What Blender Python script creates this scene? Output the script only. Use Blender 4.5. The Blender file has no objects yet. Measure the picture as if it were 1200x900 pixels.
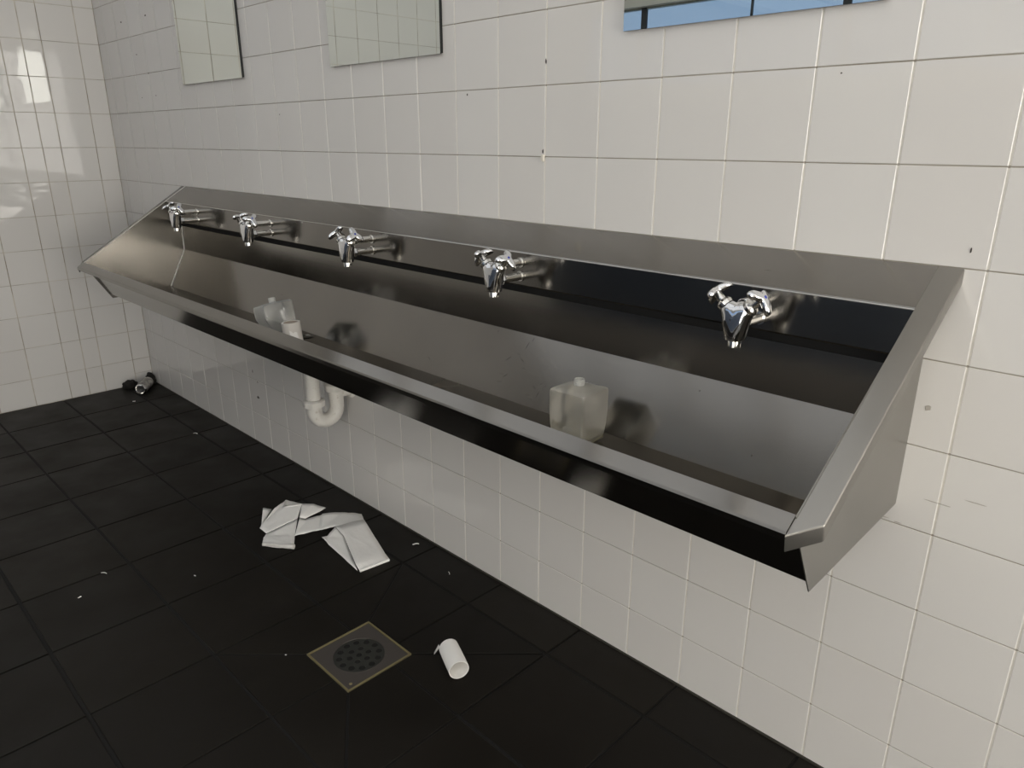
import bpy, bmesh, math, random
from mathutils import Vector, Matrix, noise

T = 0.15                                   # one wall tile pitch in metres; P() takes tile units
def P(x, d, z): return Vector((x*T, -d*T, z*T))   # x along the sink wall, d out from it, z up
sc = bpy.context.scene
C = sc.collection

# ------------------------------------------------------------------ camera
cam_d = bpy.data.cameras.new('camera'); cam = bpy.data.objects.new('camera', cam_d); C.objects.link(cam)
sc.camera = cam
cam_d.sensor_width = 36.0; cam_d.lens = 852.73/1200*36.0; cam_d.clip_start = 0.02
cr = Vector((0.71064656, 0.70354818, 0.00119018)); cu = Vector((-0.22439599, 0.22505603, 0.94815411))
cf = Vector((-0.66680424, 0.67406954, -0.31780869))
cam.matrix_world = Matrix.Translation(P(26.347, 8.5093, 8.1336)) @ Matrix((cr, cu, -cf)).transposed().to_4x4()

# ------------------------------------------------------------------ world (sky outside the windows)
w = bpy.data.worlds.new('sky'); sc.world = w; w.use_nodes = True
nt = w.node_tree; bg = nt.nodes['Background']
bg.inputs['Color'].default_value = (0.50, 0.68, 1.0, 1); bg.inputs['Strength'].default_value = 0.62
sc.view_settings.view_transform = 'Standard'; sc.view_settings.look = 'None'
sc.view_settings.gamma = 1.0; sc.view_settings.use_curve_mapping = False
sc.view_settings.exposure = 0.0
FILL_ROOF = 0.56                                # radiance of the added roof sheet, fill from above
FILL_DOOR = 3.3                                 # radiance of the unseen entrance glazing, added as fill light
LAMP = 10.5                                 # radiance of the daylight-lit frosted panes

# ------------------------------------------------------------------ materials
def mat(name, col, rough=0.5, metal=0.0, **kw):
    m = bpy.data.materials.new(name); m.use_nodes = True
    b = m.node_tree.nodes['Principled BSDF']
    b.inputs['Base Color'].default_value = (*col, 1); b.inputs['Roughness'].default_value = rough
    b.inputs['Metallic'].default_value = metal
    for k, v in kw.items(): b.inputs[k].default_value = v
    return m
def N(m, t, **kw):
    n = m.node_tree.nodes.new(t)
    for k, v in kw.items(): setattr(n, k, v)
    return n
def Lk(m, a, b): m.node_tree.links.new(a, b)
def pr(m): return m.node_tree.nodes['Principled BSDF']
def noise_n(m, scale, detail=3, vec=None, rough=0.55):
    n = N(m, 'ShaderNodeTexNoise'); n.inputs['Scale'].default_value = scale; n.inputs['Detail'].default_value = detail
    n.inputs['Roughness'].default_value = rough
    if vec is not None: Lk(m, vec, n.inputs['Vector'])
    return n
def ramp(m, fac, a, b, ca, cb):
    r = N(m, 'ShaderNodeValToRGB'); r.color_ramp.elements[0].position = a; r.color_ramp.elements[1].position = b
    r.color_ramp.elements[0].color = (*ca, 1); r.color_ramp.elements[1].color = (*cb, 1); Lk(m, fac, r.inputs[0]); return r
def bump(m, h, s, dist=0.001):
    b = N(m, 'ShaderNodeBump'); b.inputs["Strength"].default_value = s; b.inputs['Distance'].default_value = dist
    Lk(m, h, b.inputs['Height']); Lk(m, b.outputs[0], pr(m).inputs['Normal']); return b
def geo_pos(m): return N(m, 'ShaderNodeNewGeometry').outputs['Position']
def mapped(m, scale):
    mp = N(m, 'ShaderNodeMapping'); mp.inputs['Scale'].default_value = scale; Lk(m, geo_pos(m), mp.inputs['Vector']); return mp.outputs[0]
def math_n(m, op, a, b=None):
    n = N(m, 'ShaderNodeMath', operation=op)
    for i, v in enumerate((a, b)):
        if v is None: continue
        if isinstance(v, (int, float)): n.inputs[i].default_value = v
        else: Lk(m, v, n.inputs[i])
    return n.outputs[0]

def tile_mat(name, c1, c2):
    m = mat(name, c1, 0.035); m.node_tree.nodes['Principled BSDF'].inputs['IOR'].default_value = 1.5
    oi = N(m, 'ShaderNodeObjectInfo')
    n = noise_n(m, 1.7, 2, geo_pos(m))
    mixf = math_n(m, 'ADD', math_n(m, 'MULTIPLY', oi.outputs['Random'], 0.5), math_n(m, 'MULTIPLY', n.outputs[0], 0.5))
    r = ramp(m, mixf, 0.2, 0.8, c1, c2)
    Lk(m, r.outputs[0], pr(m).inputs['Base Color'])
    b = noise_n(m, 9.0, 1, geo_pos(m)); bump(m, b.outputs[0], 0.35, 0.002)
    return m
M_TILE = tile_mat('glazed_tile', (0.675, 0.655, 0.625), (0.695, 0.68, 0.652))

def grout_mat():                                   # white grout, darkened by dirt along the level joints
    m = mat('grout', (0.72, 0.69, 0.62), 0.9)
    sep = N(m, 'ShaderNodeSeparateXYZ'); Lk(m, geo_pos(m), sep.inputs[0])
    z = math_n(m, 'FRACT', math_n(m, 'ADD', math_n(m, 'DIVIDE', sep.outputs[2], T), 0.104+0.5))
    dist = math_n(m, 'ABSOLUTE', math_n(m, 'SUBTRACT', z, 0.5))
    n = noise_n(m, 14, 3, geo_pos(m))
    lim = math_n(m, 'LESS_THAN', dist, 0.012)
    d = math_n(m, 'MULTIPLY', lim, math_n(m, 'ADD', math_n(m, 'MULTIPLY', n.outputs[0], 0.7), 0.5))
    r = ramp(m, d, 0.0, 1.0, (0.80, 0.77, 0.70), (0.26, 0.23, 0.18)); Lk(m, r.outputs[0], pr(m).inputs['Base Color'])
    return m
M_GROUT = grout_mat()
def grey_grout():
    m = mat('grey_grout', (0.30, 0.27, 0.21), 0.9)
    n = noise_n(m, 7, 3, geo_pos(m)); r = ramp(m, n.outputs[0], 0.4, 0.62, (0.30, 0.265, 0.205), (0.6, 0.55, 0.46))
    Lk(m, r.outputs[0], pr(m).inputs['Base Color']); return m
M_GROUT_L = grey_grout()

def floor_mat():
    m = mat('floor_tile', (0.02, 0.018, 0.015), 0.5); pr(m).inputs['Specular IOR Level'].default_value = 0.22
    n = noise_n(m, 5, 5, geo_pos(m)); n2 = noise_n(m, 90, 3, geo_pos(m)); oi = N(m, 'ShaderNodeObjectInfo')
    f = math_n(m, 'ADD', math_n(m, 'MULTIPLY', n.outputs[0], 0.7), math_n(m, 'MULTIPLY', oi.outputs['Random'], 0.3))
    r = ramp(m, f, 0.3, 0.75, (0.0048, 0.0037, 0.0023), (0.0095, 0.0075, 0.0048)); Lk(m, r.outputs[0], pr(m).inputs['Base Color'])
    rr = ramp(m, n.outputs[0], 0.3, 0.7, (0.42,)*3, (0.62,)*3); Lk(m, rr.outputs[0], pr(m).inputs['Roughness'])
    bump(m, n2.outputs[0], 0.25, 0.0006); return m
M_FLOOR = floor_mat()
M_FGROUT = mat('floor_grout', (0.004, 0.0035, 0.003), 0.95)

def steel(name, aniso, axis, rough=0.24, col=(0.275, 0.262, 0.242), grain=(1.5, 260, 260)):
    m = mat(name, col, rough, 1.0)
    if aniso:
        t = N(m, 'ShaderNodeTangent', direction_type='RADIAL', axis=axis); Lk(m, t.outputs[0], pr(m).inputs['Tangent'])
        pr(m).inputs['Anisotropic'].default_value = aniso
    g = noise_n(m, 1.0, 3, mapped(m, grain)); big = noise_n(m, 3.2, 4, geo_pos(m))
    r = ramp(m, big.outputs[0], 0.35, 0.7, tuple(c*0.93 for c in col), tuple(c*1.06 for c in col)); Lk(m, r.outputs[0], pr(m).inputs['Base Color'])
    rr = math_n(m, 'ADD', math_n(m, 'MULTIPLY', big.outputs[0], 0.10), rough-0.05)
    Lk(m, rr, pr(m).inputs['Roughness'])
    bump(m, g.outputs[0], 0.05, 0.0004); return m
M_STEEL = steel('brushed_steel', 0.65, 'X', 0.155)
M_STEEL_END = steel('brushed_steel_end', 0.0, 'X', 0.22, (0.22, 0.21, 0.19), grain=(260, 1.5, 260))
M_STEEL_LIT_SIDE = steel('brushed_steel_lit_side', 0.0, 'X', 0.30, (0.34, 0.33, 0.305), grain=(260, 1.5, 260))  # light on the right end put into a lighter copy of the steel
M_FLANGE_LIT = steel('brushed_steel_lit_flange', 0.0, 'X', 0.34, (0.33, 0.318, 0.295), grain=(260, 1.5, 260))  # right flange copy, also lightened for the light falling on it
M_STEEL_DIRTY = steel('grimy_steel', 0.5, 'X', 0.26, (0.19, 0.165, 0.125))
M_WELD_GLINT = mat('weld_and_highlight', (0.8, 0.79, 0.76), 0.3, 1.0)  # bright steel for the welds and for drawn-on edge highlights
M_DARK = mat('gap_shade_black', (0.006, 0.006, 0.006), 0.8)  # black stands in for the shade inside the slot
M_CHROME = mat('chrome', (0.86, 0.87, 0.89), 0.05, 1.0)
M_CHROME_W = mat('worn_chrome', (0.8, 0.79, 0.76), 0.16, 1.0)
M_BLUE = mat('blue_enamel', (0.03, 0.05, 0.35), 0.3); M_RED = mat('red_enamel', (0.45, 0.03, 0.03), 0.3)
M_MIRROR = mat('mirror_silver', (0.86, 0.90, 0.86), 0.0, 1.0)
M_MEDGE = mat('mirror_edge', (0.012, 0.014, 0.013), 0.4)
def plastic():
    m = mat('white_pipe_plastic', (0.60, 0.58, 0.53), 0.28)
    n = noise_n(m, 70, 4, geo_pos(m)); r = ramp(m, n.outputs[0], 0.6, 0.85, (0.74, 0.72, 0.67), (0.40, 0.35, 0.27)); Lk(m, r.outputs[0], pr(m).inputs['Base Color']); return m
M_PVC = plastic()
M_PAPER = mat('white_paper', (0.91, 0.895, 0.86), 0.85)
M_PAPER.node_tree.nodes['Principled BSDF'].inputs['Roughness'].default_value = 0.85
bump(M_PAPER, noise_n(M_PAPER, 45, 3, geo_pos(M_PAPER)).outputs[0], 0.35, 0.004)
M_CARD = mat('cream_card', (0.74, 0.71, 0.66), 0.8)
M_CARD_IN = mat('card_inside', (0.42, 0.36, 0.30), 0.85)
def frosted(name, white, tint, trans):
    m = bpy.data.materials.new(name); m.use_nodes = True; t = m.node_tree; t.nodes.clear()
    out = t.nodes.new('ShaderNodeOutputMaterial'); tr = t.nodes.new('ShaderNodeBsdfTransparent'); tr.inputs[0].default_value = (*tint, 1)
    df = t.nodes.new('ShaderNodeBsdfDiffuse'); df.inputs[0].default_value = (*white, 1)
    tl = t.nodes.new('ShaderNodeBsdfTranslucent'); tl.inputs[0].default_value = (*white, 1)
    gl = t.nodes.new('ShaderNodeBsdfGlossy'); gl.inputs['Roughness'].default_value = 0.12; gl.inputs[0].default_value = (1, 1, 1, 1)
    fr = t.nodes.new('ShaderNodeFresnel'); fr.inputs[0].default_value = 1.5
    m1 = t.nodes.new('ShaderNodeMixShader'); m2 = t.nodes.new('ShaderNodeMixShader'); m3 = t.nodes.new('ShaderNodeMixShader')
    m1.inputs[0].default_value = 0.5; t.links.new(df.outputs[0], m1.inputs[1]); t.links.new(tl.outputs[0], m1.inputs[2])
    lw = t.nodes.new('ShaderNodeLayerWeight'); lw.inputs[0].default_value = 0.35; mm = t.nodes.new('ShaderNodeMapRange')
    mm.inputs['To Min'].default_value = trans; mm.inputs['To Max'].default_value = trans*0.3; t.links.new(lw.outputs['Facing'], mm.inputs['Value']); t.links.new(mm.outputs[0], m2.inputs[0]); t.links.new(m1.outputs[0], m2.inputs[1]); t.links.new(tr.outputs[0], m2.inputs[2])
    t.links.new(fr.outputs[0], m3.inputs[0]); t.links.new(m2.outputs[0], m3.inputs[1]); t.links.new(gl.outputs[0], m3.inputs[2])
    t.links.new(m3.outputs[0], out.inputs[0]); return m
M_BOTTLE = frosted('translucent_bottle', (0.93, 0.90, 0.81), (0.99, 0.98, 0.95), 0.72)
M_BOTTLE2 = frosted('clear_bottle', (0.86, 0.89, 0.88), (0.97, 0.98, 0.98), 0.82)
M_NECK = frosted('bottle_neck', (0.9, 0.9, 0.86), (0.95, 0.95, 0.93), 0.3)
M_BRASS = mat('brass_edge', (0.34, 0.29, 0.15), 0.4, 0.6)
M_DRAIN = mat('worn_drain_steel', (0.10, 0.088, 0.08), 0.42, 0.5)
M_GRATE = mat('dark_grate', (0.03, 0.031, 0.026), 0.5, 0.3)
M_BLACK = mat('drain_void', (0.002, 0.002, 0.002), 1.0)
M_GRIME = mat('black_grime', (0.012, 0.010, 0.008), 0.9)
M_MARK = mat('dark_mark', (0.06, 0.05, 0.045), 0.9); M_SCUFF = mat('grey_scuff', (0.40, 0.37, 0.33), 0.9)
M_CEIL = mat('ceiling_paint', (0.75, 0.73, 0.70), 0.9)
M_FRAME = mat('grey_window_frame', (0.22, 0.23, 0.20), 0.5)
M_MULL = mat('dark_mullion', (0.03, 0.035, 0.04), 0.5)
def glass_mat():
    m = bpy.data.materials.new('window_glass'); m.use_nodes = True; t = m.node_tree; t.nodes.clear()
    out = t.nodes.new('ShaderNodeOutputMaterial'); tr = t.nodes.new('ShaderNodeBsdfTransparent'); tr.inputs[0].default_value = (0.92, 0.95, 0.96, 1)
    gl = t.nodes.new('ShaderNodeBsdfGlossy'); gl.inputs['Roughness'].default_value = 0.0
    fr = t.nodes.new('ShaderNodeFresnel'); mx = t.nodes.new('ShaderNodeMixShader')
    t.links.new(fr.outputs[0], mx.inputs[0]); t.links.new(tr.outputs[0], mx.inputs[1]); t.links.new(gl.outputs[0], mx.inputs[2]); t.links.new(mx.outputs[0], out.inputs[0]); return m
M_GLASS = glass_mat()
def lit_mat():
    m = mat('daylit_frosted_glass', (0.8, 0.8, 0.8), 0.5)
    b = pr(m); b.inputs['Emission Color'].default_value = (1.0, 0.955, 0.89, 1); b.inputs['Emission Strength'].default_value = LAMP; return m
M_LIT = lit_mat()
M_LITD = M_LIT.copy(); M_LITD.name = 'fill_door_glass'; pr(M_LITD).inputs['Emission Strength'].default_value = FILL_DOOR  # glow of the added entrance
M_FILL_ROOF = mat('fill_roof_glow', (0.7, 0.7, 0.7), 0.6)   # added glowing sheet that fills the room from overhead
pr(M_FILL_ROOF).inputs['Emission Color'].default_value = (0.93, 0.96, 1.0, 1); pr(M_FILL_ROOF).inputs['Emission Strength'].default_value = FILL_ROOF

# ------------------------------------------------------------------ mesh helpers
def obj(name, bm, m, parent=None, smooth=False, **props):
    if isinstance(bm, bmesh.types.BMesh):
        me = bpy.data.meshes.new(name); bm.normal_update(); bm.to_mesh(me); bm.free()
    else: me = bm
    for mm in (m if isinstance(m, (list, tuple)) else [m]):
        if len(me.materials) < (len(m) if isinstance(m, (list, tuple)) else 1): me.materials.append(mm)
    if smooth:
        me.polygons.foreach_set('use_smooth', [True]*len(me.polygons))
        if smooth != 'all': me.set_sharp_from_angle(angle=math.radians(35))
    o = bpy.data.objects.new(name, me); C.objects.link(o)
    if parent is not None: o.parent = parent
    for k, v in props.items(): o[k] = v
    return o
def thing(name, label, cat, loc=(0, 0, 0), group=None):
    o = bpy.data.objects.new(name, None); C.objects.link(o); o.location = loc; o.empty_display_size = 0.03
    o['label'] = label; o['category'] = cat
    if group: o['group'] = group
    return o
def box(bm, lo, hi):
    vs = [bm.verts.new((x, y, z)) for x in (lo[0], hi[0]) for y in (lo[1], hi[1]) for z in (lo[2], hi[2])]
    for f in ((0, 1, 3, 2), (4, 6, 7, 5), (0, 4, 5, 1), (2, 3, 7, 6), (0, 2, 6, 4), (1, 5, 7, 3)): bm.faces.new([vs[i] for i in f])
def tbox(bm, x0, x1, d0, d1, z0, z1): box(bm, (x0*T, -d1*T, z0*T), (x1*T, -d0*T, z1*T))
def bevel_all(bm, w, seg=2, ang=30):
    es = [e for e in bm.edges if len(e.link_faces) == 2 and e.calc_face_angle(0) > math.radians(ang)]
    bmesh.ops.bevel(bm, geom=es, offset=w, segments=seg, affect='EDGES', profile=0.6)
def sheet_x(bm, prof, x0, x1, th=0.0015):
    """open profile of (d,z) tile points swept along x, given thickness on its left-hand side"""
    pts = [Vector((-d*T, z*T)) for d, z in prof]; n = len(pts); off = []
    for i, p in enumerate(pts):
        a = (p-pts[i-1]).normalized() if i else None; b = (pts[i+1]-p).normalized() if i < n-1 else None
        if a is None: nn = Vector((-b.y, b.x)); k = 1
        elif b is None: nn = Vector((-a.y, a.x)); k = 1
        else:
            nn = (Vector((-a.y, a.x))+Vector((-b.y, b.x))).normalized(); k = 1/max(0.4, nn.dot(Vector((-a.y, a.x))))
        off.append(p+nn*th*k)
    rows = []
    for x in (x0, x1): rows.append(([bm.verts.new((x*T, p.x, p.y)) for p in pts], [bm.verts.new((x*T, p.x, p.y)) for p in off]))
    (A, a), (B, b) = rows
    for i in range(n-1):
        bm.faces.new((A[i], A[i+1], B[i+1], B[i])); bm.faces.new((a[i], b[i], b[i+1], a[i+1]))
        bm.faces.new((A[i], a[i], a[i+1], A[i+1])); bm.faces.new((B[i], B[i+1], b[i+1], b[i]))
    bm.faces.new((A[0], B[0], b[0], a[0])); bm.faces.new((A[-1], a[-1], b[-1], B[-1]))
    bmesh.ops.recalc_face_normals(bm, faces=bm.faces)
def tube(bm, pts, r, seg=16, cap=True):
    pts = [Vector(p) for p in pts]; rs = r if isinstance(r, (list, tuple)) else [r]*len(pts); rings = []
    up = None
    for i, p in enumerate(pts):
        t = ((pts[min(i+1, len(pts)-1)]-p).normalized()+(p-pts[max(i-1, 0)]).normalized()).normalized()
        if up is None: up = t.orthogonal().normalized()
        up = (up-t*up.dot(t)).normalized(); v = t.cross(up)
        rings.append([bm.verts.new(p+(up*math.cos(a)+v*math.sin(a))*rs[i]) for a in (2*math.pi*k/seg for k in range(seg))])
    for A, B in zip(rings, rings[1:]):
        for k in range(seg): bm.faces.new((A[k], A[(k+1) % seg], B[(k+1) % seg], B[k]))
    if cap: bm.faces.new(rings[0][::-1]); bm.faces.new(rings[-1])
def lathe(bm, prof, seg=24, mtx=Matrix()):
    """closed or open (r,z) profile spun about z"""
    rings = []
    for r, z in prof:
        rings.append([bm.verts.new(mtx @ Vector((r*math.cos(a), r*math.sin(a), z))) for a in (2*math.pi*k/seg for k in range(seg))])
    for A, B in zip(rings, rings[1:]):
        for k in range(seg): bm.faces.new((A[k], A[(k+1) % seg], B[(k+1) % seg], B[k]))
    return rings
def prism(bm, poly, z0, z1, bev=0.0):
    """upright prism over a convex polygon (xy metres), top edge chamfered by bev"""
    n = len(poly); c = sum((Vector(p) for p in poly), Vector((0, 0)))/n
    if sum(poly[i][0]*poly[(i+1) % n][1]-poly[(i+1) % n][0]*poly[i][1] for i in range(n)) < 0: poly = poly[::-1]
    def ins(w):
        out = []
        for i in range(n):
            a, b, d = Vector(poly[i-1]), Vector(poly[i]), Vector(poly[(i+1) % n])
            e1 = (b-a).normalized(); e2 = (d-b).normalized(); n1 = Vector((-e1.y, e1.x)); n2 = Vector((-e2.y, e2.x))
            nn = (n1+n2).normalized(); out.append(b+nn*w/max(0.3, nn.dot(n1)))
        return out
    rings = [[bm.verts.new((p.x, p.y, z0)) for p in ins(0)], [bm.verts.new((p.x, p.y, z1-bev)) for p in ins(0)]]
    if bev: rings.append([bm.verts.new((p.x, p.y, z1)) for p in ins(bev)])
    for A, B in zip(rings, rings[1:]):
        for k in range(n): bm.faces.new((A[k], A[(k+1) % n], B[(k+1) % n], B[k]))
    bm.faces.new(rings[-1]); bm.faces.new(rings[0][::-1])
def inset_poly(poly, w):
    n = len(poly)
    if sum(poly[i][0]*poly[(i+1) % n][1]-poly[(i+1) % n][0]*poly[i][1] for i in range(n)) < 0: poly = poly[::-1]
    out = []
    for i in range(n):
        a, b, d = Vector(poly[i-1]), Vector(poly[i]), Vector(poly[(i+1) % n])
        e1 = (b-a).normalized(); e2 = (d-b).normalized(); n1 = Vector((-e1.y, e1.x)); n2 = Vector((-e2.y, e2.x))
        nn = (n1+n2).normalized(); out.append(tuple(b+nn*w/max(0.3, nn.dot(n1))))
    return out
def tube_obj(name, pts, r, m, parent=None, seg=12, **props):
    bm = bmesh.new(); tube(bm, pts, r, seg); return obj(name, bm, m, parent, smooth=True, **props)

# ------------------------------------------------------------------ room shell
XR, DO, ZC = 48.0, 22.0, 16.0              # right wall, wall across the room, ceiling (tile units)
GAPV, GAPH, REC = 0.024, 0.013, 0.0016
def slab(name, lo, hi, m):
    bm = bmesh.new(); box(bm, lo, hi); return obj(name, bm, m, kind='structure')
wall_back = slab('wall_back', (-T, REC, -T), (XR*T+T, 0.15, ZC*T), M_GROUT)
wall_left = slab('wall_left', (-0.15, -DO*T-T, -T), (-REC, REC, ZC*T), M_GROUT_L)
floor = slab('floor', (-T, -DO*T-T, -0.15), (XR*T+T, 0.15, -0.0032), M_FGROUT)
W3 = (1.0, 37.0, 2.0, 20.0)                # roof light added for fill: x0,x1,d0,d1
bm = bmesh.new()
for x0, x1, d0, d1 in ((-1, W3[0], -1, DO+1), (W3[1], XR+1, -1, DO+1), (W3[0], W3[1], -1, W3[2]), (W3[0], W3[1], W3[3], DO+1)): tbox(bm, x0, x1, d0, d1, ZC, ZC+0.8)
ceiling = obj('ceiling', bm, M_CEIL, kind='structure')

def tile_mesh(bm, M, w, h, th=0.0035, bv=0.0007, proud=0.0):
    rings = []
    for ix, z in ((0, -th), (0, proud-bv), (bv, proud)):
        rings.append([bm.verts.new(M @ Vector((x, y, z))) for x, y in ((ix, ix), (w-ix, ix), (w-ix, h-ix), (ix, h-ix))])
    for A, B in zip(rings, rings[1:]):
        for k in range(4): bm.faces.new((A[k], A[(k+1) % 4], B[(k+1) % 4], B[k]))
    bm.faces.new(rings[-1])
cols_back = [0.0]+[0.62+k for k in range(0, 47)]+[XR]
rows = [0.0]+[0.896+k for k in range(0, 15)]+[ZC]
cols_left = [0.0, 0.57, 1.56, 2.06, 2.61, 3.63, 4.62]+[5.62+k for k in range(0, 16)]+[DO]
cp = P(26.347, 8.5093, 8.1336)
def screen(p):
    v = p-cp; z = v.dot(cf)
    if z <= 0.05: return None
    return 600+852.73*v.dot(cr)/z, 450-852.73*v.dot(cu)/z, z
random.seed(5)
def tile_wall(wall, cells, frame_of, m, single_limit):
    """cells: (u0,u1,v0,v1); frame_of maps (u,v) to the matrix at that corner; biggest in view become single tiles"""
    score = []
    for c in cells:
        q = [screen(frame_of(u, v).translation) for u in c[:2] for v in c[2:]]
        ok = [s for s in q if s and -20 < s[0] < 1220 and -20 < s[1] < 920]
        a = (c[1]-c[0])*(c[3]-c[2])/(ok[0][2]**2) if ok else 0
        score.append((a, c))
    score.sort(key=lambda t: -t[0])
    share = {}; rest = bmesh.new(); nrest = 0
    for i, (a, c) in enumerate(score):
        u0, u1, v0, v1 = c
        w_, h_ = (u1-u0-GAPV)*T, (v1-v0-GAPH)*T
        if w_ < 0.004 or h_ < 0.004: continue
        tilt = Matrix.Rotation(random.uniform(-1, 1)*0.0016, 4, 'X') @ Matrix.Rotation(random.uniform(-1, 1)*0.0016, 4, 'Y')
        M = frame_of(u0+GAPV/2, v0+GAPH/2) @ tilt
        if a > 0 and i < single_limit:
            k = (round(w_, 4), round(h_, 4))
            if k not in share:
                bm = bmesh.new(); tile_mesh(bm, Matrix(), w_, h_); me = bpy.data.meshes.new('wall_tile'); bm.normal_update(); bm.to_mesh(me); bm.free(); me.materials.append(m); share[k] = me
            o = bpy.data.objects.new('wall_tile', share[k]); C.objects.link(o); o.parent = wall; o.matrix_local = M
        else: tile_mesh(rest, M, w_, h_); nrest += 1
    if nrest: obj('remaining_tiles', rest, m, wall, kind='stuff')
def frame_back(u, v):   # local x -> world x, local y -> world z, local z -> -y
    return Matrix(((1, 0, 0, u*T), (0, 0, -1, 0), (0, 1, 0, v*T), (0, 0, 0, 1)))
def frame_left(u, v):   # u is d; local x -> -y, local y -> z, local z -> +x ; mirrored handedness handled by flipping x
    return Matrix(((0, 0, 1, 0), (1, 0, 0, -u*T), (0, 1, 0, v*T), (0, 0, 0, 1)))
tile_wall(wall_back, [(a, b, c, d) for a, b in zip(cols_back, cols_back[1:]) for c, d in zip(rows, rows[1:])], frame_back, M_TILE, 300)
def frame_left2(u, v): return frame_left(u, v)
cl = []
for a, b in zip(cols_left, cols_left[1:]):
    for c, d in zip(rows, rows[1:]):
        if a == 0 and c == 0: cl += [(b, a, 0.0, 0.40), (b, a, 0.40, d)]
        else: cl.append((b, a, c, d))
# left wall local x runs from the larger d towards the corner (world +y)
def tile_wall_left():
    cells = [(-u0, -u1, v0, v1) for u0, u1, v0, v1 in cl]
    tile_wall(wall_left, cells, lambda u, v: frame_left(-u, v), M_TILE, 260)
tile_wall_left()

# wall across the room, with the high window strip, and the right wall with the frosted window
W2 = (0.6, 23.8, 10.6, 13.92)               # x0,x1,z0,z1
W1 = (2.4, 12.6, 0.8, 15.3)                # d0,d1,z0,z1
D1 = (24.2, 36.2, 0.0, 14.4)              # entrance added as fill light in the wall across the room: x0,x1,z0,z1
def wall_with_hole(name, axis, hole, m):
    bm = bmesh.new(); a0, a1, z0, z1 = hole
    if axis == 'front':
        for x0, x1, q0, q1 in ((-1, a0, 0, ZC), (a1, D1[0], 0, ZC), (D1[1], XR+1, 0, ZC), (D1[0], D1[1], D1[3], ZC), (a0, a1, 0, z0), (a0, a1, z1, ZC)): tbox(bm, x0, x1, DO, DO+1, q0, q1)
    else:
        for d0, d1, q0, q1 in ((-1, a0, 0, ZC), (a1, DO+1, 0, ZC), (a0, a1, 0, z0), (a0, a1, z1, ZC)): tbox(bm, XR, XR+1, d0, d1, q0, q1)
    return obj(name, bm, m, kind='structure')
M_WFAR = mat('far_wall_paint', (0.62, 0.62, 0.58), 0.6)
wall_front = wall_with_hole('wall_front', 'front', W2, M_WFAR)
M_PANEL = mat('navy_panel', (0.10, 0.125, 0.17), 0.55)
for k in range(8):
    bm = bmesh.new(); tbox(bm, 0.2+k*3.0, 3.1+k*3.0, DO-0.12, DO, 0.2, 9.8); obj('wall_panel', bm, M_PANEL, wall_front)
wall_right = wall_with_hole('wall_right', 'right', W1, M_TILE)

win2 = bpy.data.objects.new('window_2', None); C.objects.link(win2); win2['kind'] = 'structure'
bm = bmesh.new()
for z in (W2[2], W2[3]-0.06): tbox(bm, W2[0], W2[1], DO+0.36, DO+0.48, z, z+0.06)
obj('window_frame', bm, M_FRAME, win2)
for x, hw in ((W2[0]+0.1, 0.1), (4.46, 0.14), (9.83, 0.035), (13.75, 0.15), (18.8, 0.035), (W2[1]-0.1, 0.1)):
    bm = bmesh.new(); tbox(bm, x-hw, x+hw, DO+0.36, DO+0.48, W2[2], W2[3]); obj('mullion', bm, M_MULL, win2)
bm = bmesh.new(); tbox(bm, W2[0], W2[1], DO+0.40, DO+0.44, W2[2], W2[3]); obj('pane', bm, M_GLASS, win2)
win1 = bpy.data.objects.new('window_1', None); C.objects.link(win1); win1['kind'] = 'structure'
bm = bmesh.new()
for z in (W1[2], W1[3]-0.3): tbox(bm, XR+0.2, XR+0.6, W1[0], W1[1], z, z+0.3)
for d in (W1[0], (W1[0]+W1[1])/2-0.15, W1[1]-0.3): tbox(bm, XR+0.2, XR+0.6, d, d+0.3, W1[2], W1[3])
obj('window_frame', bm, M_FRAME, win1)
for a, b in ((W1[0]+0.3, (W1[0]+W1[1])/2-0.15), ((W1[0]+W1[1])/2+0.15, W1[1]-0.3)):
    bm = bmesh.new(); tbox(bm, XR+0.35, XR+0.42, a, b, W1[2]+0.3, W1[3]-0.3); obj('pane', bm, M_LIT, win1)

fill_door = bpy.data.objects.new('fill_door_1', None); C.objects.link(fill_door); fill_door['kind'] = 'structure'  # unseen entrance, added as fill light outside the reflections
bm = bmesh.new(); xm = (D1[0]+D1[1])/2
for x0, x1, z0, z1 in ((D1[0], D1[0]+0.4, 0, D1[3]), (xm-0.4, xm+0.4, 0, D1[3]), (D1[1]-0.4, D1[1], 0, D1[3]), (D1[0], D1[1], D1[3]-0.4, D1[3]), (D1[0], D1[1], 0, 0.6)): tbox(bm, x0, x1, DO+0.2, DO+0.6, z0, z1)
obj('fill_door_frame', bm, M_FRAME, fill_door)
for x0, x1 in ((D1[0]+0.4, xm-0.4), (xm+0.4, D1[1]-0.4)):
    bm = bmesh.new(); tbox(bm, x0, x1, DO+0.36, DO+0.42, 0.6, D1[3]-0.4); obj('fill_glazing', bm, M_LITD, fill_door)
fill_roof = bpy.data.objects.new('fill_roof_1', None); C.objects.link(fill_roof); fill_roof['kind'] = 'structure'  # roof light added to brighten surfaces from above
bm = bmesh.new(); tbox(bm, W3[0], W3[1], W3[2], W3[3], ZC+0.3, ZC+0.36); obj('fill_roof_sheet', bm, M_FILL_ROOF, fill_roof)
for k in range(9):
    x = W3[0]+(W3[1]-W3[0])*k/8; bm = bmesh.new(); tbox(bm, x-0.15, x+0.15, W3[2], W3[3], ZC, ZC+0.29); obj('fill_roof_bar', bm, M_CEIL, fill_roof)

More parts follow.
